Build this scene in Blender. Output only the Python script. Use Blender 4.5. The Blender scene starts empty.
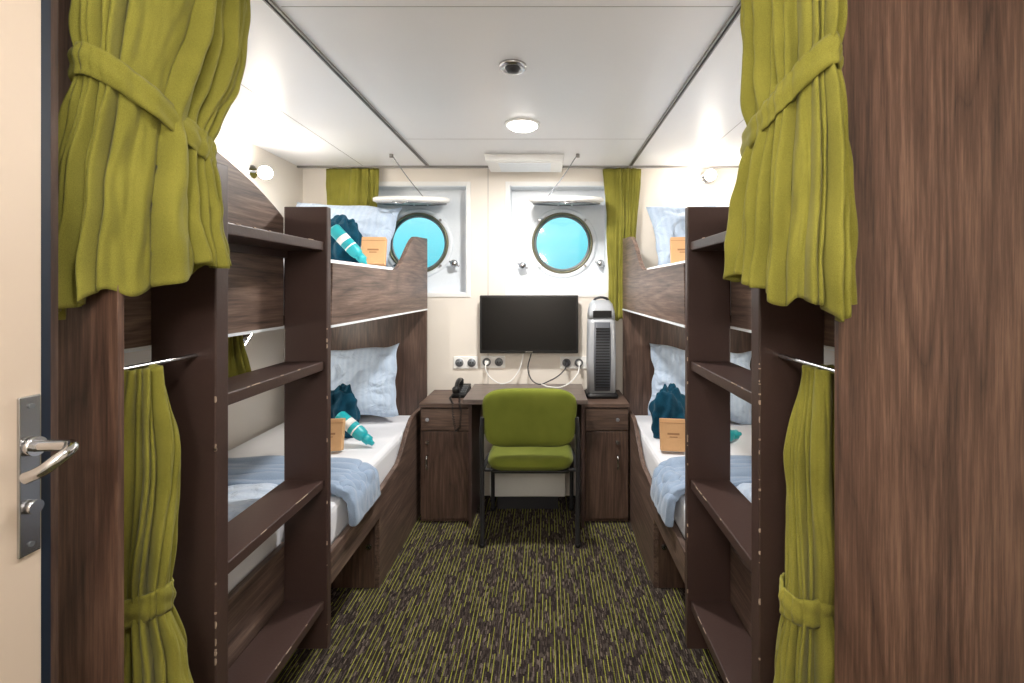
import bpy, bmesh, math, random
from mathutils import Vector, noise, Matrix
random.seed(4)
S = bpy.context.scene
try:
    S.view_settings.view_transform = 'Standard'
except Exception: pass

def lin(c):
    return tuple(((v/255.)/12.92 if v/255. <= .04045 else ((v/255.+.055)/1.055)**2.4) for v in c) + (1.,)

# ------------------------------------------------------------- materials
def newmat(name):
    m = bpy.data.materials.new(name); m.use_nodes = True
    nt = m.node_tree; b = nt.nodes['Principled BSDF']
    return m, nt, b
def N(nt, t, **k):
    n = nt.nodes.new(t)
    for a, v in k.items(): setattr(n, a, v)
    return n
def plain(name, col, rough=.5, metal=0, var=.06, nscale=40, bump=0, coat=0, sheen=0):
    m, nt, b = newmat(name)
    tc = N(nt, 'ShaderNodeTexCoord'); nz = N(nt, 'ShaderNodeTexNoise')
    nz.inputs['Scale'].default_value = nscale
    nt.links.new(tc.outputs['Object'], nz.inputs['Vector'])
    r = N(nt, 'ShaderNodeValToRGB'); c = lin(col)
    r.color_ramp.elements[0].color = tuple(v*(1-var) for v in c[:3])+(1,)
    r.color_ramp.elements[1].color = tuple(min(1, v*(1+var)) for v in c[:3])+(1,)
    nt.links.new(nz.outputs['Fac'], r.inputs['Fac']); nt.links.new(r.outputs['Color'], b.inputs['Base Color'])
    b.inputs['Roughness'].default_value = rough; b.inputs['Metallic'].default_value = metal
    if coat: b.inputs['Coat Weight'].default_value = coat
    if sheen: b.inputs['Sheen Weight'].default_value = sheen
    if bump:
        bp = N(nt, 'ShaderNodeBump'); bp.inputs['Strength'].default_value = bump; bp.inputs['Distance'].default_value = .004
        nt.links.new(nz.outputs['Fac'], bp.inputs['Height']); nt.links.new(bp.outputs['Normal'], b.inputs['Normal'])
    return m
def wood(name, axis, dark, mid, light, rough=.42, fine=110):
    m, nt, b = newmat(name); L = nt.links
    tc = N(nt, 'ShaderNodeTexCoord')
    def mp(across, along):
        s = [across]*3; s[axis] = along
        q = N(nt, 'ShaderNodeMapping'); q.inputs['Scale'].default_value = s
        L.new(tc.outputs['Object'], q.inputs['Vector']); return q
    def M(op, a, bb=None, c=None):
        n = N(nt, 'ShaderNodeMath', operation=op)
        for i, v in enumerate((a, bb, c)):
            if v is None: continue
            if isinstance(v, (int, float)): n.inputs[i].default_value = v
            else: L.new(v, n.inputs[i])
        return n.outputs[0]
    a = N(nt, 'ShaderNodeTexNoise'); a.inputs['Scale'].default_value = 1; a.inputs['Detail'].default_value = 2; a.inputs['Distortion'].default_value = .3
    L.new(mp(4.5, .55).outputs[0], a.inputs['Vector'])
    f = N(nt, 'ShaderNodeTexNoise'); f.inputs['Scale'].default_value = 1; f.inputs['Detail'].default_value = 5; f.inputs['Roughness'].default_value = .7
    L.new(mp(fine, 5).outputs[0], f.inputs['Vector'])
    g = N(nt, 'ShaderNodeTexNoise'); g.inputs['Scale'].default_value = 1; g.inputs['Detail'].default_value = 2
    L.new(mp(16, .8).outputs[0], g.inputs['Vector'])
    fr = M('PINGPONG', M('MULTIPLY', a.outputs['Fac'], 26), 1)
    fr = M('POWER', fr, .5)
    v = M('MULTIPLY_ADD', fr, .20, M('MULTIPLY_ADD', f.outputs['Fac'], .95, M('MULTIPLY_ADD', g.outputs['Fac'], .26, -.25)))
    r = N(nt, 'ShaderNodeValToRGB'); e = r.color_ramp.elements
    e[0].position = .27; e[0].color = lin(dark); e[1].position = .75; e[1].color = lin(light)
    x = e.new(.5); x.color = lin(mid)
    L.new(v, r.inputs['Fac']); L.new(r.outputs['Color'], b.inputs['Base Color'])
    b.inputs['Roughness'].default_value = rough
    bp = N(nt, 'ShaderNodeBump'); bp.inputs['Strength'].default_value = .12; bp.inputs['Distance'].default_value = .002
    L.new(f.outputs['Fac'], bp.inputs['Height']); L.new(bp.outputs['Normal'], b.inputs['Normal'])
    return m
def emis(name, col, st):
    m, nt, b = newmat(name)
    b.inputs['Base Color'].default_value = lin(col); b.inputs['Emission Color'].default_value = lin(col)
    b.inputs['Emission Strength'].default_value = st; return m
def stripes(name, c1, c2, axis, freq, rough=.8):
    m, nt, b = newmat(name); L = nt.links
    tc = N(nt, 'ShaderNodeTexCoord'); sp = N(nt, 'ShaderNodeSeparateXYZ'); L.new(tc.outputs['Object'], sp.inputs[0])
    mu = N(nt, 'ShaderNodeMath', operation='MULTIPLY'); mu.inputs[1].default_value = freq; L.new(sp.outputs[axis], mu.inputs[0])
    fr = N(nt, 'ShaderNodeMath', operation='PINGPONG'); fr.inputs[1].default_value = 1; L.new(mu.outputs[0], fr.inputs[0])
    r = N(nt, 'ShaderNodeValToRGB'); e = r.color_ramp.elements
    e[0].position = .35; e[0].color = lin(c1); e[1].position = .65; e[1].color = lin(c2)
    L.new(fr.outputs[0], r.inputs['Fac']); L.new(r.outputs['Color'], b.inputs['Base Color'])
    b.inputs['Roughness'].default_value = rough; b.inputs['Sheen Weight'].default_value = .2
    nz = N(nt, 'ShaderNodeTexNoise'); nz.inputs['Scale'].default_value = 9; nz.inputs['Detail'].default_value = 3; nz.inputs['Distortion'].default_value = 1.2
    L.new(tc.outputs['Object'], nz.inputs['Vector'])
    bp = N(nt, 'ShaderNodeBump'); bp.inputs['Strength'].default_value = .8; bp.inputs['Distance'].default_value = .04
    L.new(nz.outputs['Fac'], bp.inputs['Height']); L.new(bp.outputs['Normal'], b.inputs['Normal'])
    return m
def carpet():
    m, nt, b = newmat('carpet_stripes'); L = nt.links
    tc = N(nt, 'ShaderNodeTexCoord'); sp = N(nt, 'ShaderNodeSeparateXYZ'); L.new(tc.outputs['Object'], sp.inputs[0])
    def M(op, a, bb=None, c=None):
        n = N(nt, 'ShaderNodeMath', operation=op)
        for i, v in enumerate((a, bb, c)):
            if v is None: continue
            if isinstance(v, (int, float)): n.inputs[i].default_value = v
            else: L.new(v, n.inputs[i])
        return n.outputs[0]
    def layer(wd, ln, seed):
        col = M('FLOOR', M('DIVIDE', sp.outputs[0], wd))
        wn = N(nt, 'ShaderNodeTexWhiteNoise', noise_dimensions='1D'); L.new(M('ADD', col, seed), wn.inputs['W'])
        yy = M('FLOOR', M('ADD', M('DIVIDE', sp.outputs[1], ln), M('MULTIPLY', wn.outputs['Value'], 9.3)))
        cb = N(nt, 'ShaderNodeCombineXYZ'); L.new(col, cb.inputs[0]); L.new(yy, cb.inputs[1])
        w2 = N(nt, 'ShaderNodeTexWhiteNoise', noise_dimensions='2D'); L.new(cb.outputs[0], w2.inputs['Vector'])
        return col, w2.outputs['Value']
    _, v1 = layer(.0045, .022, 3.3)
    r = N(nt, 'ShaderNodeValToRGB'); r.color_ramp.interpolation = 'CONSTANT'; e = r.color_ramp.elements
    e[0].position = 0; e[0].color = lin((52, 44, 41)); e[1].position = .35; e[1].color = lin((70, 61, 57))
    for p, c in ((.60, (86, 77, 71)), (.80, (40, 34, 33)), (.93, (118, 106, 97))):
        x = e.new(p); x.color = lin(c)
    L.new(v1, r.inputs['Fac'])
    col, v2 = layer(.017, .075, 7.1)
    fx = M('FRACT', M('DIVIDE', sp.outputs[0], .017))
    on = M('MULTIPLY', M('LESS_THAN', fx, .20), M('LESS_THAN', v2, .66))
    mg = N(nt, 'ShaderNodeMix', data_type='RGBA'); L.new(on, mg.inputs['Factor']); L.new(r.outputs['Color'], mg.inputs['A'])
    rg = N(nt, 'ShaderNodeValToRGB'); rg.color_ramp.elements[0].color = lin((124, 128, 44)); rg.color_ramp.elements[1].color = lin((168, 170, 76)); rg.color_ramp.elements[1].position = .6
    L.new(v2, rg.inputs['Fac']); L.new(rg.outputs['Color'], mg.inputs['B'])
    nz = N(nt, 'ShaderNodeTexNoise'); nz.inputs['Scale'].default_value = 220; L.new(tc.outputs['Object'], nz.inputs['Vector'])
    mm = N(nt, 'ShaderNodeMix', data_type='RGBA', blend_type='MULTIPLY'); mm.inputs['Factor'].default_value = .7
    L.new(mg.outputs['Result'], mm.inputs['A'])
    r2 = N(nt, 'ShaderNodeValToRGB'); r2.color_ramp.elements[0].position = .3; r2.color_ramp.elements[1].position = .6
    r2.color_ramp.elements[0].color = (.4, .4, .4, 1); L.new(nz.outputs['Fac'], r2.inputs['Fac']); L.new(r2.outputs['Color'], mm.inputs['B'])
    L.new(mm.outputs['Result'], b.inputs['Base Color']); b.inputs['Roughness'].default_value = .95
    b.inputs['Specular IOR Level'].default_value = .15
    bp = N(nt, 'ShaderNodeBump'); bp.inputs['Strength'].default_value = .6; bp.inputs['Distance'].default_value = .004
    L.new(nz.outputs['Fac'], bp.inputs['Height']); L.new(bp.outputs['Normal'], b.inputs['Normal'])
    return m
def cloth(name, c1, c2, weave=900):
    m, nt, b = newmat(name); L = nt.links
    tc = N(nt, 'ShaderNodeTexCoord')
    nz = N(nt, 'ShaderNodeTexNoise'); nz.inputs['Scale'].default_value = weave; nz.inputs['Detail'].default_value = 1
    L.new(tc.outputs['Object'], nz.inputs['Vector'])
    n2 = N(nt, 'ShaderNodeTexNoise'); n2.inputs['Scale'].default_value = 7; L.new(tc.outputs['Object'], n2.inputs['Vector'])
    ad = N(nt, 'ShaderNodeMath', operation='MULTIPLY_ADD'); ad.inputs[1].default_value = .5
    L.new(nz.outputs['Fac'], ad.inputs[0]); ml = N(nt, 'ShaderNodeMath', operation='MULTIPLY'); ml.inputs[1].default_value = .5
    L.new(n2.outputs['Fac'], ml.inputs[0]); L.new(ml.outputs[0], ad.inputs[2])
    r = N(nt, 'ShaderNodeValToRGB'); r.color_ramp.elements[0].position = .3; r.color_ramp.elements[1].position = .7
    r.color_ramp.elements[0].color = lin(c1); r.color_ramp.elements[1].color = lin(c2)
    L.new(ad.outputs[0], r.inputs['Fac']); L.new(r.outputs['Color'], b.inputs['Base Color'])
    b.inputs['Roughness'].default_value = .9; b.inputs['Sheen Weight'].default_value = .1
    b.inputs['Specular IOR Level'].default_value = .15
    bp = N(nt, 'ShaderNodeBump'); bp.inputs['Strength'].default_value = .25; bp.inputs['Distance'].default_value = .001
    L.new(nz.outputs['Fac'], bp.inputs['Height']); L.new(bp.outputs['Normal'], b.inputs['Normal'])
    return m

WV = wood('walnut_vertical', 2, (56, 39, 32), (92, 67, 55), (126, 97, 80), fine=130)
WVD = wood('walnut_vertical_dark', 2, (56, 43, 38), (84, 64, 55), (112, 90, 77))
WH = wood('walnut_length', 1, (60, 48, 43), (100, 81, 72), (138, 117, 104))
WX = wood('walnut_cross', 0, (60, 47, 41), (92, 73, 63), (122, 100, 88))
LAD = plain('ladder_brown_lacquer', (68, 51, 47), .4, var=.1, nscale=120, bump=.08)
CHIP = plain('chipped_edge', (176, 156, 138), .8)
CREAM = plain('cream_wall_panel', (230, 223, 213), .45, var=.02, nscale=3)
CEIL = plain('white_ceiling_panel', (238, 238, 239), .36, var=.012, nscale=4)
SEAM = plain('panel_seam', (165, 160, 155), .6)
DOORM = plain('cream_door_laminate', (208, 191, 174), .4, var=.03, nscale=5)
NAVY = plain('dark_door_seal', (18, 30, 46), .5)
STEEL = plain('brushed_steel', (190, 190, 192), .25, metal=1, var=.05)
CHROME = plain('chrome', (215, 215, 218), .12, metal=1, var=.02)
RAILM = plain('rail_grey', (140, 137, 134), .35, metal=.4)
GREEN = cloth('olive_green_curtain_cloth', (106, 103, 38), (150, 145, 64))
GREENC = cloth('green_chair_fabric', (92, 101, 32), (122, 129, 50))
WHITE = plain('white_plastic', (236, 236, 234), .4, var=.02)
WPAINT = plain('white_steel_paint', (230, 236, 242), .35, var=.03)
GREY = plain('grey_metal', (120, 124, 128), .4, metal=.5)
BLACK = plain('black_plastic', (18, 18, 20), .35)
SCREEN = plain('tv_screen_glass', (6, 7, 9), .2)
DGREY = plain('dark_grey_plastic', (48, 48, 52), .45)
SHEET = plain('white_sheet', (228, 230, 236), .85, var=.03, nscale=12, bump=.25, sheen=.2)
DUV = stripes('blue_striped_duvet', (184, 200, 221), (196, 210, 228), 1, 34)
PIL = stripes('light_blue_pillow', (178, 197, 220), (186, 203, 224), 0, 60)
BLANK = plain('light_blue_blanket', (142, 162, 188), .9, var=.1, nscale=200, bump=.3, sheen=.3)
KRAFT = plain('kraft_paper', (204, 160, 114), .8, var=.05, nscale=60)
TEAL = plain('teal_bottle', (36, 168, 178), .35, var=.03)
NAVYT = cloth('dark_teal_towel_cloth', (8, 46, 68), (16, 82, 106), 400)
RUB = plain('porthole_ring_metal', (120, 116, 96), .35, metal=.8)
LED = emis('led_disc', (255, 247, 236), 18)
BULB = emis('lamp_bulb', (255, 240, 215), 40)
DESK = wood('desk_top', 0, (78, 68, 64), (104, 92, 86), (126, 112, 104), .3)

# ------------------------------------------------------------- geometry helpers
def empty(name, loc=(0, 0, 0)):
    e = bpy.data.objects.new(name, None); S.collection.objects.link(e); e.empty_display_size = .05; return e
def mobj(name, verts, faces, mat, parent=None, smooth=False, bevel=0, solid=0, subs=0):
    me = bpy.data.meshes.new(name); me.from_pydata([tuple(v) for v in verts], [], faces)
    bm = bmesh.new(); bm.from_mesh(me); bmesh.ops.recalc_face_normals(bm, faces=bm.faces); bm.to_mesh(me); bm.free()
    o = bpy.data.objects.new(name, me); S.collection.objects.link(o); me.materials.append(mat)
    if smooth:
        for p in me.polygons: p.use_smooth = True
    if solid:
        q = o.modifiers.new('s', 'SOLIDIFY'); q.thickness = solid; q.offset = 0
    if bevel:
        q = o.modifiers.new('b', 'BEVEL'); q.width = bevel; q.segments = 3; q.limit_method = 'ANGLE'; q.angle_limit = .7
    if subs:
        q = o.modifiers.new('u', 'SUBSURF'); q.levels = subs; q.render_levels = subs
    if parent: o.parent = parent
    return o
def box(name, x0, x1, y0, y1, z0, z1, mat, parent=None, bevel=.0):
    x0, x1 = sorted((x0, x1)); y0, y1 = sorted((y0, y1)); z0, z1 = sorted((z0, z1))
    v = [(x, y, z) for x in (x0, x1) for y in (y0, y1) for z in (z0, z1)]
    f = [(0, 1, 3, 2), (4, 6, 7, 5), (0, 4, 5, 1), (2, 3, 7, 6), (0, 2, 6, 4), (1, 5, 7, 3)]
    return mobj(name, v, f, mat, parent, bevel=bevel)
def prism(name, pts, fn, a0, a1, mat, parent=None, bevel=0):
    n = len(pts)
    v = [fn(p, a0) for p in pts] + [fn(p, a1) for p in pts]
    f = [tuple(range(n)), tuple(range(n, 2*n))] + [(i, (i+1) % n, n+(i+1) % n, n+i) for i in range(n)]
    return mobj(name, v, f, mat, parent, bevel=bevel)
def cyl(name, p0, p1, r, mat, parent=None, seg=24, r1=None, bevel=0):
    p0, p1 = Vector(p0), Vector(p1); r1 = r if r1 is None else r1
    d = (p1-p0).normalized(); u = d.orthogonal().normalized(); w = d.cross(u)
    v = []
    for p, rr in ((p0, r), (p1, r1)):
        for i in range(seg):
            a = 2*math.pi*i/seg; v.append(p+(u*math.cos(a)+w*math.sin(a))*rr)
    f = [tuple(range(seg)), tuple(range(seg, 2*seg))] + [(i, (i+1) % seg, seg+(i+1) % seg, seg+i) for i in range(seg)]
    o = mobj(name, v, f, mat, parent, smooth=False, bevel=bevel)
    for p in o.data.polygons: p.use_smooth = len(p.vertices) == 4
    return o
def lathe(name, p0, axis, prof, mat, parent=None, seg=32):
    p0 = Vector(p0); d = Vector(axis).normalized(); u = d.orthogonal().normalized(); w = d.cross(u); v = []; f = []
    for (t, r) in prof:
        for i in range(seg):
            a = 2*math.pi*i/seg; v.append(p0+d*t+(u*math.cos(a)+w*math.sin(a))*max(r, .0002))
    for k in range(len(prof)-1):
        for i in range(seg):
            f.append((k*seg+i, k*seg+(i+1) % seg, (k+1)*seg+(i+1) % seg, (k+1)*seg+i))
    f.append(tuple(range(seg))); f.append(tuple(range((len(prof)-1)*seg, len(prof)*seg)))
    return mobj(name, v, f, mat, parent, smooth=True)
def tube(name, pts, r, mat, parent=None, cyclic=False, smooth=True):
    cu = bpy.data.curves.new(name, 'CURVE'); cu.dimensions = '3D'; cu.bevel_depth = r; cu.bevel_resolution = 4; cu.use_fill_caps = True
    if smooth:
        s = cu.splines.new('BEZIER'); s.bezier_points.add(len(pts)-1)
        for b, p in zip(s.bezier_points, pts):
            b.co = p; b.handle_left_type = b.handle_right_type = 'AUTO'
    else:
        s = cu.splines.new('POLY'); s.points.add(len(pts)-1)
        for b, p in zip(s.points, pts): b.co = (*p, 1)
    s.use_cyclic_u = cyclic; cu.materials.append(mat); cu.resolution_u = 8
    o = bpy.data.objects.new(name, cu); S.collection.objects.link(o)
    if parent: o.parent = parent
    return o

D = 3.18; CH = 2.285; WL = -1.70; WR = 1.41; YN = -1.0
PL, PR = -.805, .52
# ------------------------------------------------------------- room shell
box('floor', WL-.1, WR+.1, YN-.1, D+.15, -.06, 0, carpet())
box('ceiling', WL-.1, WR+.1, YN-.1, D+.15, CH, CH+.06, CEIL)
box('wall_left', WL-.1, WL, YN-.1, D+.15, 0, CH, CREAM)
box('wall_right', WR, WR+.1, YN-.1, D+.15, 0, CH, CREAM)
box('wall_front', WL, WR, YN-.1, YN, 0, CH, CREAM)
wins = [(-1.235, -.555), (-.255, .425)]; WZ0, WZ1 = 1.415, 2.165
wb = empty('wall_back')
xs = [WL, wins[0][0], wins[0][1], wins[1][0], wins[1][1], WR]
for i in (0, 2, 4): box('panel_%d' % i, xs[i], xs[i+1], D, D+.1, 0, CH, CREAM, wb)
for i, (a, b) in enumerate(wins):
    box('below_%d' % i, a, b, D, D+.1, 0, WZ0, CREAM, wb); box('above_%d' % i, a, b, D, D+.1, WZ1, CH, CREAM, wb)
for i, x in enumerate((-.405, .47)):
    box('seam_%d' % i, x-.002, x+.002, D-.001, D+.001, .78, CH, SEAM, wb)
def hole_plate(name, x0, x1, z0, z1, cx, cz, r, y0, y1, mat, parent, n=64):
    v = []
    for y in (y0, y1):
        for i in range(n):
            a = 2*math.pi*i/n; v.append((cx+r*math.cos(a), y, cz+r*math.sin(a)))
        for i in range(n):
            a = 2*math.pi*i/n; c, s = math.cos(a), math.sin(a); m = max(abs(c), abs(s)); c /= m; s /= m
            v.append((x1+(x0-x1)*(1-c)/2, y, z0+(z1-z0)*(1+s)/2))
    f = []
    for i in range(n):
        j = (i+1) % n
        f += [(i, j, n+j, n+i), (2*n+i, 2*n+j, 3*n+j, 3*n+i), (i, j, 2*n+j, 2*n+i), (n+i, n+j, 3*n+j, 3*n+i)]
    return mobj(name, v, f, mat, parent)
def ring(name, cx, y, cz, R, r, mat, parent, flat=1.0, seg=64, ms=12):
    v = []; f = []
    for i in range(seg):
        a = 2*math.pi*i/seg
        for k in range(ms):
            b = 2*math.pi*k/ms; rr = R+r*math.cos(b)
            v.append((cx+rr*math.cos(a), y+r*flat*math.sin(b), cz+rr*math.sin(a)))
    for i in range(seg):
        for k in range(ms):
            f.append((i*ms+k, ((i+1) % seg)*ms+k, ((i+1) % seg)*ms+(k+1) % ms, i*ms+(k+1) % ms))
    return mobj(name, v, f, mat, parent, smooth=True)
gl, gnt, gb = newmat('porthole_glass')
tr = N(gnt, 'ShaderNodeBsdfTransparent'); tr.inputs[0].default_value = (.9, .98, .98, 1)
gs = N(gnt, 'ShaderNodeBsdfGlossy'); gs.inputs['Roughness'].default_value = .05
mxs = N(gnt, 'ShaderNodeMixShader'); mxs.inputs[0].default_value = .06
gnt.links.new(tr.outputs[0], mxs.inputs[1]); gnt.links.new(gs.outputs[0], mxs.inputs[2])
gnt.links.new(mxs.outputs[0], gnt.nodes['Material Output'].inputs['Surface'])
PZ = 1.775; RD = .12
for i, (a, b) in enumerate(wins):
    cx = (-.925, .118)[i]
    w = empty('window_%d' % (i+1))
    yb = D+RD
    box('jamb_left', a-.0, a+.006, D, yb, WZ0, WZ1, WPAINT, w); box('jamb_right', b-.006, b, D, yb, WZ0, WZ1, WPAINT, w)
    box('head', a, b, D, yb, WZ1-.006, WZ1, WPAINT, w); box('sill', a, b, D, yb, WZ0, WZ0+.006, WPAINT, w)
    t = .028
    for nm, q in (('frame_l', (a-t, a, WZ0-t, WZ1+t)), ('frame_r', (b, b+t, WZ0-t, WZ1+t)), ('frame_b', (a, b, WZ0-t, WZ0)), ('frame_t', (a, b, WZ1, WZ1+t))):
        box(nm, q[0], q[1], D-.006, D+.01, q[2], q[3], WHITE, w, bevel=.002)
    hole_plate('hull_plate', a-.02, b+.02, WZ0-.02, WZ1+.02, cx, PZ, .205, yb, yb+.03, WPAINT, w)
    ring('porthole_ring', cx, yb-.005, PZ, .211, .010, RUB, w, 1.6)
    ring('porthole_inner_ring', cx, yb+.01, PZ, .196, .009, GREY, w)
    ring('porthole_flange', cx, yb, PZ, .235, .02, WPAINT, w, .6)
    cyl('glass', (cx, yb+.02, PZ), (cx, yb+.028, PZ), .203, gl, w, 48)
    for k, (dx, dz) in enumerate(((-.285, -.165), (.27, -.15))):
        p = Vector((cx+dx, yb, PZ+dz))
        cyl('dog_bolt_%d' % k, p, p+Vector((0, -.07, 0)), .013, STEEL, w, 16)
        lathe('dog_nut_%d' % k, p+Vector((0, -.045, 0)), (0, -1, 0), [(0, .02), (.008, .026), (.02, .026), (.03, .016)], STEEL, w, 16)
        tube('dog_wing_%d' % k, [p+Vector((-.035, -.05, .015)), p+Vector((0, -.06, -.004)), p+Vector((.035, -.05, -.02))], .007, STEEL, w)
    for k in range(4):
        aa = math.radians(45+90*k)
        cyl('clip_%d' % k, (cx+.232*math.cos(aa), yb-.03, PZ+.232*math.sin(aa)), (cx+.232*math.cos(aa), yb, PZ+.232*math.sin(aa)), .009, STEEL, w, 12)
    # storm cover hinged upwards, held nearly level by a stay wire
    sc = Vector((cx+.02, D-.10, 2.025)); an = Vector((0, -.15, 1)).normalized(); at = Vector((0, an.z, -an.y))
    lathe('storm_cover', sc, an, [(-.006, .15), (-.002, .225), (.010, .25), (.030, .25), (.036, .235), (.040, .08), (.040, .0)], WHITE, w, 48)
    ring_pts = [tuple(sc+Vector((1, 0, 0))*.222*math.cos(q*math.pi/16)+at*.222*math.sin(q*math.pi/16)-an*.005) for q in range(32)]
    tube('cover_gasket', ring_pts, .006, GREY, w, cyclic=True)
    for q, dx in (('l', -.05), ('r', .05)):
        tube('hinge_arm_'+q, [tuple(sc+Vector((dx, 0, 0))+at*.2+an*.01), (sc.x+dx, yb-.02, PZ+.30), (sc.x+dx, yb, PZ+.27)], .010, WPAINT, w)
    tube('cover_handle', [tuple(sc+Vector((-.05, 0, 0))-at*.245), tuple(sc-at*.27-an*.01), tuple(sc+Vector((.05, 0, 0))-at*.245)], .006, STEEL, w)
    sg = (1, -1)[i]
    e0 = Vector((sc.x+sg*.13, sc.y-.20, sc.z+.0)); e1 = Vector((sc.x-sg*.06, sc.y-.24, CH))
    tube('stay_wire', [e0, e0.lerp(e1, .5)+Vector((0, 0, -.01)), e1], .003, GREY, w)
    cyl('stay_hook', e1, e1+Vector((0, 0, -.02)), .012, RAILM, w, 12)

# ceiling details
for nm, x in (('trim_1', PL), ('trim_2', PR+.055)):
    e = empty(nm)
    box('lip_a', x-.010, x-.004, .6, D-.08, CH-.008, CH, RAILM, e); box('lip_b', x+.004, x+.010, .6, D-.08, CH-.008, CH, RAILM, e)
    box('groove', x-.004, x+.004, .6, D-.08, CH-.003, CH, DGREY, e)
box('trim_3', WL, WR, D-.075, D-.058, CH-.012, CH, RAILM)
cs = empty('trim_4')
for i, x in enumerate((-1.25, .98)): box('ceiling_seam_%d' % i, x-.0015, x+.0015, YN, D, CH-.0008, CH, SEAM, cs)
for i, y in enumerate((1.35, 2.55)): box('ceiling_seam_y%d' % i, PL+.02, PR+.035, y-.001, y+.001, CH-.0008, CH, SEAM, cs)
sm = empty('ceiling_smoke_detector')
lathe('ring', (-.125, 1.71, CH), (0, 0, -1), [(0, .052), (.008, .052), (.014, .044), (.014, .03), (.006, .028)], STEEL, sm)
lathe('core', (-.125, 1.71, CH), (0, 0, -1), [(0, .028), (.012, .028), (.024, .02), (.026, .0)], DGREY, sm)
def downlight(x, y, power, nm='ceiling_downlight', r=.09, size=.16):
    e = empty(nm)
    lathe('rim', (x, y, CH), (0, 0, -1), [(0, r), (.006, r), (.01, r-.006), (.008, r-.016)], WHITE, e)
    lathe('diffuser', (x, y, CH), (0, 0, -1), [(0, r-.012), (.012, r-.014), (.022, r-.03), (.027, .02), (.0275, 0)], LED, e, 40)
    ld = bpy.data.lights.new('downlight_light', 'AREA'); ld.shape = 'DISK'; ld.size = size; ld.energy = power; ld.color = (1, .965, .92)
    lo = bpy.data.objects.new('light', ld); lo.location = (x, y, CH-.032); S.collection.objects.link(lo); lo.parent = e
downlight(-.12, 2.32, 30)
downlight(-.12, .35, 8)  # added fill light, unseen above the frame, brightens the foreground
def fill_globe(x, y, z, r, power):
    e = empty('added_fill_globe')
    tube('cord', [(x, y, CH), (x, y, z+r)], .004, WHITE, e, smooth=False)
    cyl('canopy', (x, y, CH), (x, y, CH-.02), .045, WHITE, e, 24)
    prof = [(r-r*math.cos(math.pi*k/16), r*math.sin(math.pi*k/16)) for k in range(17)]
    lathe('fill_globe_shell', (x, y, z-r), (0, 0, 1), prof, emis('fill_globe_glow', (255, 248, 238), power/(4*math.pi*r*r*math.pi)), e)
fill_globe(-.12, -.45, 1.86, .11, 36)  # added glowing globe, unseen behind the camera, brightens the ceiling
vt = empty('ceiling_air_vent')
prism('housing', [(-.385, CH), (.115, CH), (.105, CH-.05), (-.375, CH-.05)], lambda p, a: (p[0], a, p[1]), 2.83, 3.09, WHITE, vt, bevel=.004)
box('front_lip', -.37, .10, 2.81, 2.83, CH-.046, CH-.018, WHITE, vt, bevel=.003)
box('slot', -.30, .03, 2.86, 3.06, CH-.053, CH-.05, WPAINT, vt)

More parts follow.
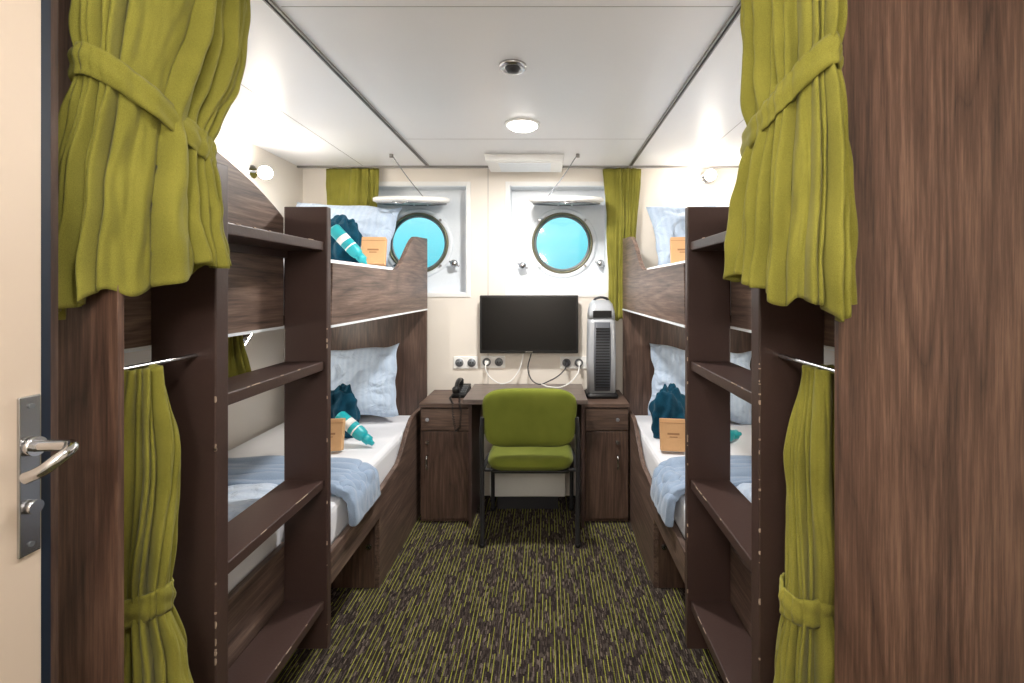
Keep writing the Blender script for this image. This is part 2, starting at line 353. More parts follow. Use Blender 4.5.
# ------------------------------------------------------------- bunk beds
def bunk(sx, P, ed):
    X = lambda d: P+sx*d
    e = empty('bunk_bed')
    def bb(nm, d0, d1, y0, y1, z0, z1, m, bevel=.0): return box(nm, X(d0), X(d1), y0, y1, z0, z1, m, e, bevel)
    def board(nm, pts, d0, d1, m, bevel=.002): return prism(nm, pts, lambda p, a: (X(a), p[0], p[1]), d0, d1, m, e, bevel)
    FW = .885
    bb('end_panel', ed, FW, .83, .843, 0, CH-.002, WV, .001)
    bb('ladder_post_near', 0, .16, 1.11, 1.155, 0, 1.76, LAD, .004)
    bb('ladder_post_far', 0, .16, 1.675, 1.705, .12, 1.75, LAD, .004)
    for i, z in enumerate((1.62, 1.18, .745, .30)):
        bb('ladder_step_%d' % i, .012, .155, 1.155, 1.675, z-.033, z, LAD, .004)
        bb('ladder_step_back_%d' % i, .145, .159, 1.155, 1.675, z-.06, z-.032, LAD, .002)
        for q in range(4):
            y = random.uniform(1.17, 1.6); bb('worn_edge_%d_%d' % (i, q), .0110, .013, y, y+random.uniform(.006, .04), z-.002, z+.0004, CHIP)
    for k in range(30):
        far = k % 3 == 0; y = 1.675 if far else 1.11; z = random.uniform(.2, 1.3); h = random.uniform(.002, .018)
        w_ = random.uniform(.0015, .004)
        prism('chip_%d' % k, [(y-.0008, z), (y+w_, z+h*.3), (y+w_*.6, z+h*.8), (y-.0008, z+h)], lambda p, a: (X(a), p[0], p[1]), -.0008, w_, CHIP, e)
    top = [(1.72, 1.545)] + [(2.42, 1.545)]
    for k in range(1, 13):
        t = k/12; s = t*t*(3-2*t); top.append((2.42+.42*t, 1.545+.225*s))
    top += [(3.09, 1.785)]
    board('guard_far', [(1.705, 1.31)]+top+[(3.09, 1.31)][:1], .0, .024, WH)
    bb('guard_trim', -.002, .026, 1.705, 3.09, 1.301, 1.31, WPAINT)
    nt_ = [(.845, 1.885), (1.1, 1.88)]
    for k in range(1, 11):
        t = k/10; nt_.append((1.1+.575*t, 1.88-.17*t*t))
    board('guard_near', [(.845, 1.31)]+nt_+[(1.675, 1.31)], .16, .184, WH)
    bb('guard_near_trim', .158, .186, .845, 1.675, 1.301, 1.31, WPAINT)
    bb('deck_upper_far', .024, FW, 1.705, 3.07, 1.31, 1.345, WX); bb('deck_upper_near', .184, FW, .845, 1.705, 1.31, 1.345, WX)
    bb('head_panel', 0, FW, 3.07, 3.09, 0, 1.31, WVD, .002)
    lt = [(1.705, .46), (2.25, .465), (2.45, .485)]
    for k in range(1, 11):
        t = k/10; s = t*t*(3-2*t); lt.append((2.45+.33*t, .485+.185*s))
    lt += [(3.07, .675)]
    board('side_far', [(1.705, .34)]+lt+[(3.07, 0), (2.2, 0), (2.2, .335)], .0, .024, WH)
    bb('side_near', .16, .184, .845, 1.705, .27, .50, WH, .002)
    bb('storage_front', .024, .50, 2.2, 2.22, 0, .40, WVD, .001)
    bb('storage_side', .50, .52, .845, 2.2, 0, .40, WH)
    bb('deck_lower_far', .024, FW, 1.705, 3.07, .40, .43, WX); bb('deck_lower_near', .184, FW, .845, 1.705, .40, .43, WX)
    cyl('keyhole_lock', (X(.05), 2.2, .2), (X(.05), 2.193, .2), .014, STEEL, e, 16); cyl('keyhole_slot', (X(.05), 2.193, .2), (X(.05), 2.191, .2), .005, BLACK, e, 10)
    tube('curtain_rod_lower', [(X(.05), .845, 1.285), (X(.05), 1.112, 1.285)], .006, STEEL, e, smooth=False)
    cyl('rod_bracket', (X(.05), .846, 1.285), (X(.05), .854, 1.285), .02, STEEL, e, 16)
    for nm, z0, z1 in (('mattress', .43, .60), ('mattress', 1.345, 1.565)):
        m = prism(nm, [(.032, 1.73), (.032, 3.065), (.875, 3.065), (.875, .875), (.19, .875), (.19, 1.73)], lambda p, a: (X(p[0]), p[1], a), z0, z1, SHEET, None, bevel=.03)
    return X
XL = bunk(-1, PL, -.024); XR = bunk(1, PR, .014)

# ------------------------------------------------------------- soft things
def pillow(name, loc, w, h, t, rot, mat, seed=0, n=34):
    v = []; f = []
    for sgn in (1, -1):
        for j in range(n+1):
            for i in range(n+1):
                u = -1+2*i/n; q = -1+2*j/n
                th = (max(0, 1-abs(u)**3.2)*max(0, 1-abs(q)**3.2))**.55
                px = w/2*u*(1-.07*(1-abs(q)**2)*abs(u)**2+.0); pz = h/2*q*(1-.09*(1-abs(u)**2)*abs(q)**2)
                no = noise.noise(Vector((u*1.8+seed, q*1.8, sgn*3)))*.3+noise.noise(Vector((u*4+seed, q*4, sgn*5)))*.2
                no -= .28*abs(noise.noise(Vector((u*3+q*2+seed, q*5-u*3, sgn*8))))
                v.append((px+noise.noise(Vector((q*2, seed, 3)))*.02*abs(u), sgn*(t/2*th*(1+no)+.004), pz+noise.noise(Vector((u*2, seed, 5)))*.03*abs(q)))
    m = (n+1)**2
    for sgn in (0, 1):
        for j in range(n):
            for i in range(n):
                a = sgn*m+j*(n+1)+i; f.append((a, a+1, a+n+2, a+n+1))
    b = [i for i in range(n+1)]+[j*(n+1)+n for j in range(1, n+1)]+[n*(n+1)+i for i in range(n-1, -1, -1)]+[j*(n+1) for j in range(n-1, 0, -1)]
    for k in range(len(b)):
        p, q = b[k], b[(k+1) % len(b)]; f.append((p, q, m+q, m+p))
    o = mobj(name, v, f, mat, smooth=True); o.location = loc; o.rotation_euler = rot; return o
def slab(name, x0, x1, y0, y1, z0, th, mat, amp=.02, seed=0, edge=.05, n=50):
    v = []; f = []
    for j in range(n+1):
        for i in range(n+1):
            u = i/n; w = j/n
            du = min(u, 1-u)*abs(x1-x0); dw = min(w, 1-w)*abs(y1-y0); dd = min(du, dw)
            e = math.sqrt(max(0, 1-(1-min(1, dd/edge))**2))
            x = x0+(x1-x0)*u; y = y0+(y1-y0)*w
            no = noise.noise(Vector((x*4+seed, y*4, seed)))*amp+noise.noise(Vector((x*11+seed, y*9, seed)))*amp*.5
            ox = noise.noise(Vector((y*5, seed, 1)))*.015; oy = noise.noise(Vector((x*5, seed, 7)))*.015
            v.append((x+ox, y+oy, z0+max(0, e*(th+no))))
    for j in range(n):
        for i in range(n): a = j*(n+1)+i; f.append((a, a+1, a+n+2, a+n+1))
    k = len(v); v += [(p[0], p[1], z0) for p in v[:k]]
    for j in range(n):
        for i in range(n): a = k+j*(n+1)+i; f.append((a, a+1, a+n+2, a+n+1))
    return mobj(name, v, f, mat, smooth=True)
def drape(name, X, y0, y1, pts, th, mat, seed=0, n=30):
    P = []
    for k in range(len(pts)-1):
        for s in range(8):
            t = s/8; P.append((pts[k][0]*(1-t)+pts[k+1][0]*t, pts[k][1]*(1-t)+pts[k+1][1]*t))
    P.append(pts[-1]); v = []; f = []
    for j in range(n+1):
        w = j/n
        for i, (d, z) in enumerate(P):
            y = y0+(y1-y0)*w+noise.noise(Vector((i*.08, seed, 0)))*.05*(1 if w > .5 else .5)
            no = noise.noise(Vector((i*.16+seed, w*4, seed)))*.016+noise.noise(Vector((i*.06, w*9, seed)))*.014
            v.append((X(d - (abs(no)*.7 if i > len(P)*.6 else 0)), y, z+(abs(no)*1.6 if i < len(P)*.8 else 0)))
    m = len(P)
    for j in range(n):
        for i in range(m-1): a = j*m+i; f.append((a, a+1, a+m+1, a+m))
    o = mobj(name, v, f, mat, smooth=True, solid=th, subs=1); return o
rx = math.radians
ML, MU = .60, 1.565
for X, sx in ((XL, -1), (XR, 1)):
    pillow('pillow', (X(.47), 2.91, ML+.245), .66, .46, .17, (rx(-17), rx(4*sx), rx(-3*sx)), PIL, seed=sx*3+5)
    pillow('pillow', (X(.50), 2.90, MU+.222), .70, .46, .18, (rx(-24), rx(-3*sx), rx(2*sx)), PIL, seed=sx*7+9)
    slab('duvet', X(.20), X(.86), 1.0, 1.80, ML, .09, DUV, .03, seed=sx+2.3)
    drape('folded_blanket', X, 1.84, 2.12, [(.80, ML+.035), (.4, ML+.04), (.06, ML+.035), (.015, ML+.012), (-.014, ML-.03), (-.018, ML-.12)], .035, BLANK, seed=sx+4)
    slab('duvet', X(.22), X(.86), 1.0, 2.2, MU, .07, DUV, .02, seed=sx+8.3)
LBL = plain('label_print', (150, 110, 74), .8)
def kraft(loc, rz, tilt=-14):
    e = empty('kraft_paper_gift_box'); w, t, h = .13, .045, .16
    b = box('box', -w/2, w/2, -t/2, t/2, 0, h, KRAFT, e, bevel=.003)
    box('label', -.03, .03, -t/2-.001, -t/2, h*.5, h*.56, LBL, e); box('label_b', -.02, .02, -t/2-.001, -t/2, h*.42, h*.45, LBL, e)
    box('flap', -w/2, w/2, -t/2-.0015, -t/2, h*.86, h*.87, LBL, e)
    e.location = loc; e.rotation_euler = (rx(tilt), 0, rx(rz)); return e
def bottle(loc, rz, L=.25, r=.035, tilt=0):
    e = empty('teal_water_bottle')
    lathe('body', (0, 0, 0), (1, 0, 0), [(0, r*.8), (.008, r), (L*.62, r), (L*.72, r*.85), (L*.76, r*.6)], TEAL, e)
    lathe('cap', (L*.75, 0, 0), (1, 0, 0), [(0, r*.62), (.004, r*.7), (L*.14, r*.7), (L*.15, r*.5), (L*.2, r*.35), (L*.25, r*.3)], TEAL, e)
    lathe('print_band', (L*.25, 0, 0), (1, 0, 0), [(0, r*1.005), (.035, r*1.005)], WHITE, e)
    lathe('print_band_thin', (L*.5, 0, 0), (1, 0, 0), [(0, r*1.005), (.008, r*1.005)], WHITE, e)
    e.location = loc; e.rotation_euler = (0, rx(tilt), rx(rz)); return e
def towel(loc, s=.09, seed=0, n=40):
    v = []; f = []
    for j in range(n+1):
        for i in range(n):
            th = math.pi*j/n; ph = 2*math.pi*i/n
            d = Vector((math.sin(th)*math.cos(ph), math.sin(th)*math.sin(ph), math.cos(th)))
            r = s*(1+.12*math.sin(7*ph+seed+3*th)*math.sin(th)**2+.25*noise.noise(d*2.2+Vector((seed, 0, 0)))+.18*noise.noise(d*5+Vector((seed, 0, 0))))
            v.append((d.x*r*1.05, d.y*r*.8, max(-s*.78, d.z*r)+s*.78))
    for j in range(n):
        for i in range(n): f.append((j*n+i, j*n+(i+1) % n, (j+1)*n+(i+1) % n, (j+1)*n+i))
    o = mobj('rolled_towel', v, f, NAVYT, smooth=True, subs=1); o.location = loc; return o
kraft((-1.115, 2.34, ML+.012), 8); towel((-1.17, 2.60, ML), .095, 1).scale = (1, 1, 1.7); bottle((-1.12, 2.46, ML+.16), -12, .25, tilt=34)
kraft((.655, 2.34, ML+.012), -8); towel((.70, 2.58, ML), .095, 4).scale = (1, 1, 1.7); bottle((.86, 2.46, ML+.036), 20, .24)
kraft((-.965, 2.54, MU+.012), 8); towel((-1.19, 2.66, MU), .095, 7).scale = (1, 1, 1.8); bottle((-1.17, 2.50, MU+.215), 8, .27, tilt=48)
kraft((.765, 2.54, MU+.012), -8); towel((.90, 2.64, MU), .08, 9); bottle((.98, 2.46, MU+.036), 20, .24)

# ------------------------------------------------------------- curtains
def section(key, th, amp, n, ph, z, grow=0):
    zc, p1, p2, b = key
    c = ((p1[0]+p2[0])/2, (p1[1]+p2[1])/2); ax = Vector((p2[0]-p1[0], p2[1]-p1[1])); h = ax.length/2; ax.normalize(); nn = Vector((-ax.y, ax.x))
    tw = th+.20*math.sin(2*th+ph*1.7)+.16*math.sin(3*th+ph+z*.8)+.05*math.sin(7*th+ph*2-z*1.5)
    a = n*tw/2+ph+.35*math.sin(z*4+ph)
    lob = math.sin(2*a)*.30+.70*(abs(math.sin(a))**.75*2-1)
    w = .55+.45*math.sin(2.3*th+ph*3+z*1.2)
    lob = lob*(.5+.95*w)+.65*math.sin(n*.43*tw+z*3+ph)
    lob += .6*noise.noise(Vector((math.cos(th)*3, math.sin(th)*3+ph, z*5)))+.35*noise.noise(Vector((math.cos(th)*9, math.sin(th)*9+ph, z*16)))
    rip = amp*lob+grow
    s, t = math.cos(th), math.sin(th)
    q = ax*((h+rip)*s)+nn*((b+rip)*t)
    return c[0]+q.x, c[1]+q.y, s
def interp(keys, z):
    ks = sorted(keys, key=lambda k: -k[0])
    if z >= ks[0][0]: return ks[0]
    for a, b in zip(ks, ks[1:]):
        if a[0] >= z >= b[0]:
            t = (a[0]-z)/(a[0]-b[0]); t = t*t*(3-2*t)
            L = lambda p, q: p*(1-t)+q*t
            return (z, (L(a[1][0], b[1][0]), L(a[1][1], b[1][1])), (L(a[2][0], b[2][0]), L(a[2][1], b[2][1])), L(a[3], b[3]))
    return ks[-1]
def curtain(name, keys, n, amps, slant_bot=0, tie=None, tie_slope=0, ph=0, seg=420, rows=90):
    e = empty(name)
    z1 = max(k[0] for k in keys); z0 = min(k[0] for k in keys); v = []; f = []
    for j in range(rows+1):
        z = z1+(z0-z1)*j/rows; t = (z1-z)/(z1-z0)
        for i in range(seg):
            th = 2*math.pi*i/seg; s0 = math.cos(th)
            ze = z-(tie_slope*s0 if tie else 0)
            k = interp(keys, min(z1, max(z0, ze)))[:4]
            amp = amps[0]*(1-t)+amps[1]*t
            if tie: amp *= 1-.5*math.exp(-((ze-tie)/.045)**2)
            x, y, s = section(k, th, amp, n, ph, z)
            sl = slant_bot*max(0, (t-.5)*2)*s
            hem = (.012*math.sin(5*th+ph)+.006*math.sin(11*th+ph))*max(0, (t-.85)/.15)
            v.append((x, y, z+sl+hem))
    for j in range(rows):
        for i in range(seg): f.append((j*seg+i, j*seg+(i+1) % seg, (j+1)*seg+(i+1) % seg, (j+1)*seg+i))
    mobj('cloth', v, f, GREEN, e, smooth=True, solid=.003)
    if tie:
        v = []; f = []; k0 = interp(keys, tie)[:4]; R = 9; sg = 160
        for j in range(R):
            q = -1+2*j/(R-1)
            for i in range(sg):
                th = 2*math.pi*i/sg
                x, y, s = section(k0, th, amps[1]*.15, n, ph, 0, grow=amps[1]*.65+.003*(1-q*q)+.002*math.sin(q*5+4*th))
                v.append((x, y, tie+q*.028+tie_slope*s+.006*math.sin(2*th+ph)))
        for j in range(R-1):
            for i in range(sg): f.append((j*sg+i, j*sg+(i+1) % sg, (j+1)*sg+(i+1) % sg, (j+1)*sg+i))
        mobj('tieback_band', v, f, GREEN, e, smooth=True, solid=.004)
    return e
curtain('bunk_curtain', [(2.28, (-.80, .80), (-.745, 1.12), .04), (2.05, (-.80, .795), (-.74, 1.09), .04), (1.79, (-.80, .79), (-.75, 1.0), .032), (1.60, (-.835, .785), (-.745, 1.01), .045), (1.46, (-.855, .785), (-.735, 1.03), .05)],
        26, (.013, .018), slant_bot=.05, tie=1.79, tie_slope=-.05, ph=.4)
curtain('bunk_curtain', [(2.28, (.50, .80), (.46, 1.03), .035), (2.05, (.50, .80), (.46, 1.02), .035), (1.79, (.50, .80), (.45, 1.0), .03), (1.60, (.50, .785), (.44, 1.03), .04), (1.45, (.495, .785), (.435, 1.05), .045)],
        24, (.012, .017), slant_bot=.04, tie=1.80, tie_slope=-.06, ph=1.3)
curtain('bunk_curtain', [(1.285, (-.875, .91), (-.83, .97), .03), (1.1, (-.90, .92), (-.80, .98), .035), (.80, (-.90, .95), (-.80, .95), .028), (.66, (-.92, .94), (-.78, .96), .045), (.36, (-.94, .93), (-.71, .98), .05)],
        18, (.009, .016), tie=.80, ph=2.2)
curtain('bunk_curtain', [(1.285, (.61, .92), (.565, .98), .03), (1.1, (.61, .93), (.53, .98), .035), (.80, (.61, .95), (.505, .95), .028), (.66, (.62, .94), (.495, .96), .045), (.36, (.64, .93), (.45, .98), .05)],
        18, (.009, .016), tie=.80, ph=3.1)
curtain('window_curtain', [(2.27, (-1.50, 3.13), (-1.15, 3.13), .010), (1.6, (-1.49, 3.13), (-1.2, 3.13), .010)], 26, (.008, .010), ph=.7, rows=30)
curtain('window_curtain', [(2.27, (.40, 3.13), (.64, 3.13), .010), (1.9, (.43, 3.13), (.62, 3.13), .010), (1.50, (.45, 3.13), (.58, 3.13), .010), (1.24, (.44, 3.13), (.60, 3.13), .010)], 20, (.008, .010), ph=1.7, rows=40)
curtain('bunk_curtain', [(1.305, (-1.09, 1.50), (-1.02, 1.52), .015), (1.12, (-1.10, 1.48), (-1.0, 1.54), .022)], 9, (.006, .010), ph=.2, rows=20, seg=140)

# ------------------------------------------------------------- desk + cabinets
def cabinet(x0, x1, kx):
    e = empty('desk_cabinet')
    box('carcass', x0, x1, 2.82, 3.175, .06, .715, WVD, e); box('plinth', x0, x1, 2.83, 3.17, 0, .06, WVD, e)
    box('top', x0-.002, x1+.002, 2.795, 3.178, .715, .74, WX, e, bevel=.003)
    box('drawer_front', x0+.008, x1-.004, 2.802, 2.82, .575, .705, WX, e, bevel=.002)
    box('door_front', x0+.008, x1-.004, 2.802, 2.82, .03, .565, WVD, e, bevel=.002)
    cyl('drawer_lock', (kx, 2.802, .64), (kx, 2.794, .64), .012, STEEL, e, 16)
    cyl('door_lock', (kx, 2.802, .50), (kx, 2.794, .50), .012, STEEL, e, 16)
    tube('door_pull', [(kx, 2.802, .42), (kx, 2.778, .415), (kx, 2.776, .38), (kx, 2.778, .345), (kx, 2.802, .34)], .006, STEEL, e)
cabinet(-.778, -.472, -.73); cabinet(.237, .51, .44)
de = empty('desk')
box('top', -.50, .25, 2.72, 3.176, .752, .782, DESK, de, bevel=.004)
box('leg_panel_left', -.468, -.45, 2.75, 3.17, 0, .752, LAD, de); box('leg_panel_right', .215, .233, 2.75, 3.17, 0, .752, LAD, de)
box('apron', -.45, .215, 3.12, 3.14, .45, .752, WX, de)
ht = empty('electric_heater')
box('body', -.37, .13, 2.98, 3.06, .08, .33, WHITE, ht, bevel=.012)
for k in range(10): box('slot_%d' % k, -.33+.045*k, -.30+.045*k, 2.978, 2.981, .25, .30, SEAM, ht)
box('foot', -.32, .08, 2.99, 3.05, 0, .08, DGREY, ht)

# TV
tv = empty('television')
box('bezel', -.452, .22, 3.10, 3.13, 1.005, 1.40, BLACK, tv, bevel=.006)
box('screen', -.437, .205, 3.098, 3.101, 1.028, 1.386, SCREEN, tv)
box('wall_mount', -.22, -.0, 3.13, D, 1.1, 1.3, DGREY, tv)
box('logo_bar', -.14, -.09, 3.0985, 3.1, 1.012, 1.018, STEEL, tv)
def sockets(x0, n, z):
    e = empty('wall_socket_strip')
    box('plate', x0, x0+.085*n, D-.012, D, z-.042, z+.042, WHITE, e, bevel=.004)
    for k in range(n):
        c = x0+.0425+.085*k
        lathe('socket_%d' % k, (c, D-.012, z), (0, -1, 0), [(0, .034), (.004, .034), (.004, .030)], WHITE, e)
        lathe('socket_well_%d' % k, (c, D-.014, z), (0, -1, 0), [(0, .029), (.0025, .029), (.0025, .0)], GREY, e)
        for s in (-.009, .009): cyl('pin_hole', (c+s, D-.014, z), (c+s, D-.0175, z), .005, BLACK, e, 8)
sockets(-.645, 2, .93); sockets(-.455, 2, .935); sockets(.10, 3, .93)
def plug(x, z, mat, pts, nm='power_cable'):
    e = empty(nm); cyl('plug', (x, D-.0185, z), (x, D-.06, z), .018, mat, e, 16, r1=.012)
    tube('cord', [(x, D-.06, z)]+pts, .004, mat, e)
plug(-.41, .935, WHITE, [(-.41, 3.09, .90), (-.36, 3.08, .83), (-.28, 3.10, .80), (-.2, 3.13, .86), (-.15, 3.14, 1.01)])
plug(.145, .93, DGREY, [(.12, 3.08, .89), (.02, 3.08, .82), (-.06, 3.09, .80), (-.12, 3.12, .87), (-.10, 3.14, 1.01)])
plug(.23, .93, WHITE, [(.21, 3.06, .87), (.12, 3.02, .80), (.02, 3.04, .79), (-.03, 3.08, .80)])
plug(.315, .93, BLACK, [(.31, 3.08, .89), (.32, 3.07, .83), (.34, 3.09, .80)])

# purifier
pu = empty('air_purifier')
def rr(w, d, r, n=6):
    out = []
    for cx, cy, a0 in ((w-r, d-r, 0), (-w+r, d-r, 90), (-w+r, -d+r, 180), (w-r, -d+r, 270)):
        for k in range(n+1):
            a = rx(a0+90*k/n); out.append((cx+r*math.cos(a), cy+r*math.sin(a)))
    return out
def loft(name, levels, mat, parent):
    v = []; f = []; n = None
    for (z, cx, cy, w, d, r) in levels:
        p = rr(w, d, r); n = len(p); v += [(cx+a, cy+b, z) for a, b in p]
    for k in range(len(levels)-1):
        for i in range(n): f.append((k*n+i, k*n+(i+1) % n, (k+1)*n+(i+1) % n, (k+1)*n+i))
    f.append(tuple(range(n))); f.append(tuple(range((len(levels)-1)*n, len(levels)*n)))
    o = mobj(name, v, f, mat, parent)
    for p in o.data.polygons: p.use_smooth = len(p.vertices) == 4
    return o
SILV = plain('silver_plastic', (176, 180, 186), .35, metal=.15)
GRIL = plain('charcoal_grille', (84, 87, 94), .4)
cx, cy = .362, 3.0
loft('base', [(.741, cx, cy, .105, .09, .03), (.76, cx, cy, .105, .09, .03), (.775, cx, cy, .09, .08, .03)], BLACK, pu)
loft('body', [(.775, cx, cy, .088, .078, .03), (1.0, cx, cy, .092, .08, .035), (1.22, cx, cy, .088, .078, .035), (1.25, cx, cy, .085, .076, .035)], SILV, pu)
loft('front_grille_panel', [(.79, cx, cy-.012, .055, .074, .02), (1.0, cx, cy-.012, .06, .077, .02), (1.23, cx, cy-.012, .055, .074, .02)], GRIL, pu)
loft('top_cap', [(1.25, cx, cy, .087, .078, .035), (1.30, cx, cy, .084, .075, .035), (1.345, cx, cy+.01, .074, .06, .035), (1.37, cx, cy+.015, .055, .04, .03)], SILV, pu)
box('control_panel', cx-.06, cx+.06, cy-.083, cy-.07, 1.258, 1.305, BLACK, pu, bevel=.004)
for k in range(22): box('grille_%d' % k, cx-.045, cx+.045, cy-.093, cy-.085, .81+.018*k, .816+.018*k, BLACK, pu)
tube('carry_handle', [(cx-.05, cy, 1.36), (cx-.035, cy-.01, 1.38), (cx+.035, cy-.01, 1.38), (cx+.05, cy, 1.36)], .008, DGREY, pu)

# phone
ph = empty('telephone')
prism('base', [(2.93, .741), (3.11, .741), (3.11, .80), (2.93, .765)], lambda p, a: (a, p[0], p[1]), -.61, -.51, BLACK, ph, bevel=.006)
tube('handset_grip', [(-.58, 2.93, .80), (-.58, 3.0, .835), (-.58, 3.08, .83)], .014, BLACK, ph)
lathe('earpiece', (-.58, 2.93, .775), (0, 0, 1), [(0, .022), (.03, .024), (.04, .015)], BLACK, ph, 20)
lathe('mouthpiece', (-.58, 3.08, .80), (0, 0, 1), [(0, .022), (.03, .024), (.04, .015)], BLACK, ph, 20)
for r_ in range(4):
    for c_ in range(3): box('key', -.555+.013*c_, -.546+.013*c_, 2.95+.03*r_, 2.965+.03*r_, .77+.006*r_, .779+.006*r_, GREY, ph)
cp = []
base = [(-.60, 2.95, .76), (-.60, 2.84, .765), (-.57, 2.782, .745), (-.565, 2.775, .66), (-.55, 2.775, .58), (-.525, 2.775, .60), (-.52, 2.778, .70), (-.53, 2.785, .75), (-.55, 2.90, .765)]
for k in range(len(base)-1):
    for s in range(26):
        t = s/26; p = Vector(base[k]).lerp(Vector(base[k+1]), t); a = s/26*2*math.pi*6.5
        cp.append((p.x+.006*math.cos(a), p.y+.004*math.sin(a)-.004, p.z+.003*math.sin(a)))
tube('coiled_cord', cp, .002, BLACK, ph, smooth=False)

# ------------------------------------------------------------- chair (back towards the camera)
ch = empty('office_chair'); CX = -.09
def cushion(name, W, Hh, T, fn, mat, n=30, k1=.28):
    v = []; f = []
    for sg in (1, -1):
        for j in range(n+1):
            for i in range(n+1):
                u = -1+2*i/n; w = -1+2*j/n
                a = u*math.sqrt(1-k1*w**6); b = w*math.sqrt(1-k1*u**6)
                th = (max(0, 1-abs(u)**8)*max(0, 1-abs(w)**8))**.5
                v.append(fn(a*W/2, b*Hh/2, sg*(T/2*th+.002)))
    m = (n+1)**2
    for s in (0, 1):
        for j in range(n):
            for i in range(n): a = s*m+j*(n+1)+i; f.append((a, a+1, a+n+2, a+n+1))
    b = [i for i in range(n+1)]+[j*(n+1)+n for j in range(1, n+1)]+[n*(n+1)+i for i in range(n-1, -1, -1)]+[j*(n+1) for j in range(n-1, 0, -1)]
    for k in range(len(b)):
        p, q = b[k], b[(k+1) % len(b)]; f.append((p, q, m+q, m+p))
    return mobj(name, v, f, mat, ch, smooth=True)
cushion('backrest', .53, .33, .05, lambda a, b, t: (CX+a*(1-.25*(-b+.16)*(b < .16)), 2.53-.35*a*a*1.2+t-.05*b*1.0, .73+b), GREENC, k1=.26)
cushion('seat', .50, .46, .075, lambda a, b, t: (CX+a, 2.76+b, .455+t-.10*max(0, b-.1)), GREENC)
box('seat_pan', CX-.22, CX+.22, 2.56, 2.96, .405, .422, BLACK, ch, bevel=.006)
for s in (-1, 1):
    x = CX+s*.268
    tube('back_leg', [(x, 2.55, .014), (x, 2.555, .3), (x, 2.55, .5), (x-s*.004, 2.51, .66), (x-s*.01, 2.50, .74)], .0125, DGREY, ch)
    tube('front_leg', [(x-s*.012, 2.97, .014), (x-s*.012, 2.95, .3), (x-s*.012, 2.93, .40), (x-s*.012, 2.88, .415), (x-s*.0, 2.6, .42), (x, 2.555, .42)], .0125, DGREY, ch)
    cyl('foot_b', (x, 2.55, 0), (x, 2.55, .02), .016, BLACK, ch, 16); cyl('foot_f', (x-s*.012, 2.97, 0), (x-s*.012, 2.97, .02), .016, BLACK, ch, 16)
tube('cross_bar', [(CX-.26, 2.6, .412), (CX+.26, 2.6, .412)], .010, DGREY, ch, smooth=False)
tube('cross_bar_front', [(CX-.26, 2.90, .412), (CX+.26, 2.90, .412)], .010, DGREY, ch, smooth=False)

# ------------------------------------------------------------- reading lamps
def spot(loc, base_dir, aim, power, kind='SPOT', nm='reading_lamp'):
    e = empty(nm); p = Vector(loc); b = Vector(base_dir); a = Vector(aim).normalized()
    cyl('rosette', p, p+b*.015, .04, CHROME, e, 28, bevel=.003)
    tube('arm', [p+b*.015, p+b*.05, p+b*.07+Vector((0, 0, -.01))], .007, CHROME, e)
    q = p+b*.08
    lathe('head', q-a*.03, a, [(0, .012), (.01, .026), (.05, .036), (.075, .040), (.075, .036), (.06, .030)], CHROME, e)
    cyl('bulb', q+a*.030, q+a*.050, .034, BULB, e, 24)
    l = bpy.data.lights.new('lamp', kind); l.energy = power; l.shadow_soft_size = .04; l.color = (1, .91, .80)
    o = bpy.data.objects.new('light', l); S.collection.objects.link(o)
    if kind == 'SPOT':
        l.spot_size = rx(160); l.spot_blend = .9; o.location = q+a*.06
    else: o.location = q+a*.10
    o.rotation_euler = a.to_track_quat('-Z', 'Y').to_euler(); o.parent = e
spot((WL, 2.62, 2.12), (1, 0, 0), (.6, -.8, -.35), 6, 'POINT')
spot((1.12, D, 2.215), (0, -1, 0), (-.35, -1, -.15), 6.5, 'POINT')
spot((WL, 2.4, 1.20), (1, 0, 0), (.8, .5, -.5), 10)
spot((WR, 2.4, 1.20), (-1, 0, 0), (-.8, .5, -.5), 10)
spot((WL, 1.35, 1.20), (1, 0, 0), (.8, .2, -.5), 6)
spot((WR, 1.35, 1.20), (-1, 0, 0), (-.8, .2, -.5), 6)
spot((WL, 1.3, 2.05), (1, 0, 0), (.8, .2, -.5), 7, 'POINT')  # added fill pair with the next, out of view, lights the ceiling
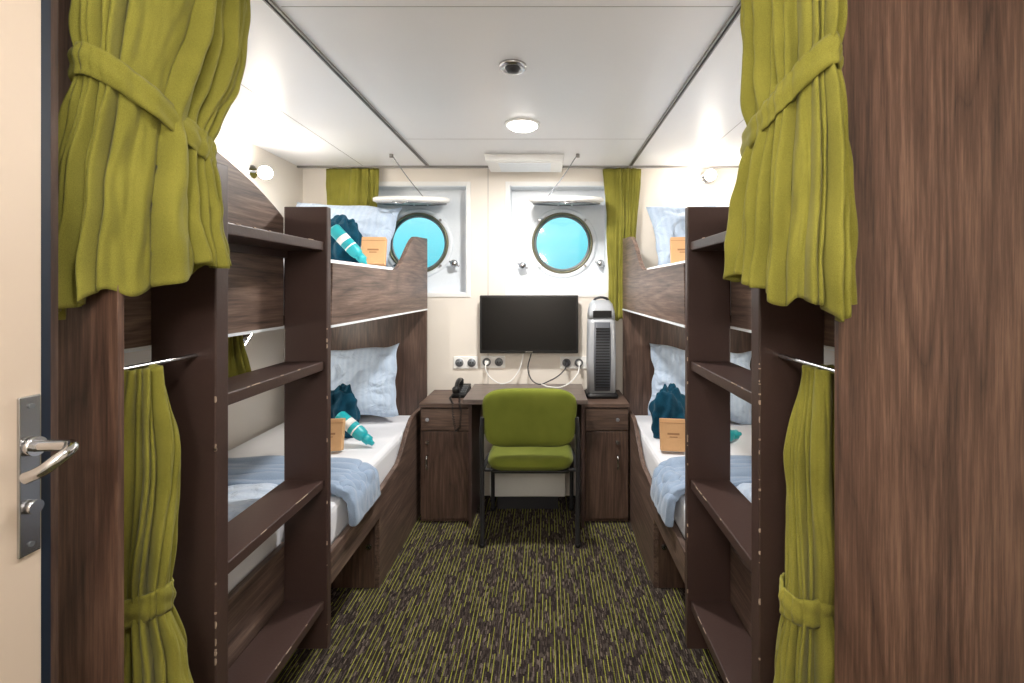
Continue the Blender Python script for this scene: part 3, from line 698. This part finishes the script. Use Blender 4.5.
spot((WR, 1.3, 2.05), (-1, 0, 0), (-.8, .2, -.5), 7, 'POINT')  # added fill, out of view on the right wall

# ------------------------------------------------------------- door
do = empty('door_1')
box('leaf', -.812, -.77, -.18, .695, .01, 2.12, DOORM, do, bevel=.002)
box('edge_seal', -.812, -.7705, .695, .708, .01, 2.12, NAVY, do)
box('handle_plate', -.77, -.765, .661, .690, 1.055, 1.29, STEEL, do, bevel=.002)
tube('lever', [(-.765, .676, 1.215), (-.725, .677, 1.216), (-.703, .674, 1.216), (-.697, .664, 1.212), (-.700, .652, 1.204), (-.712, .644, 1.192), (-.732, .640, 1.182)], .0085, CHROME, do)
cyl('lever_collar', (-.765, .676, 1.215), (-.755, .676, 1.215), .014, CHROME, do, 20)
cyl('lock_cylinder', (-.765, .676, 1.125), (-.756, .676, 1.125), .010, STEEL, do, 20)
for z in (1.07, 1.275): cyl('screw', (-.765, .676, z), (-.763, .676, z), .004, GREY, do, 10)
box('jamb', -.90, -.793, .725, .74, 0, CH-.002, WVD, do)

# ------------------------------------------------------------- world + camera
w = bpy.data.worlds.new('sea_sky'); S.world = w; w.use_nodes = True; nt = w.node_tree
tc = N(nt, 'ShaderNodeTexCoord'); sp = N(nt, 'ShaderNodeSeparateXYZ'); nt.links.new(tc.outputs['Generated'], sp.inputs[0])
r = N(nt, 'ShaderNodeValToRGB'); e = r.color_ramp.elements
e[0].position = .0; e[0].color = lin((84, 178, 198)); e[1].position = .3; e[1].color = lin((205, 240, 244))
x = e.new(.1); x.color = lin((128, 214, 228))
nt.links.new(sp.outputs[2], r.inputs['Fac']); bg = nt.nodes['Background']; nt.links.new(r.outputs['Color'], bg.inputs['Color']); bg.inputs['Strength'].default_value = 1.5

cam = bpy.data.cameras.new('camera'); co = bpy.data.objects.new('camera', cam); S.collection.objects.link(co)
co.location = (0, 0, 1.45); co.rotation_euler = (math.pi/2, 0, 0)
cam.sensor_width = 36; cam.lens = 16.0; cam.clip_start = .02
cam.shift_x = -34/1024; cam.shift_y = -53.5/1024
S.camera = co
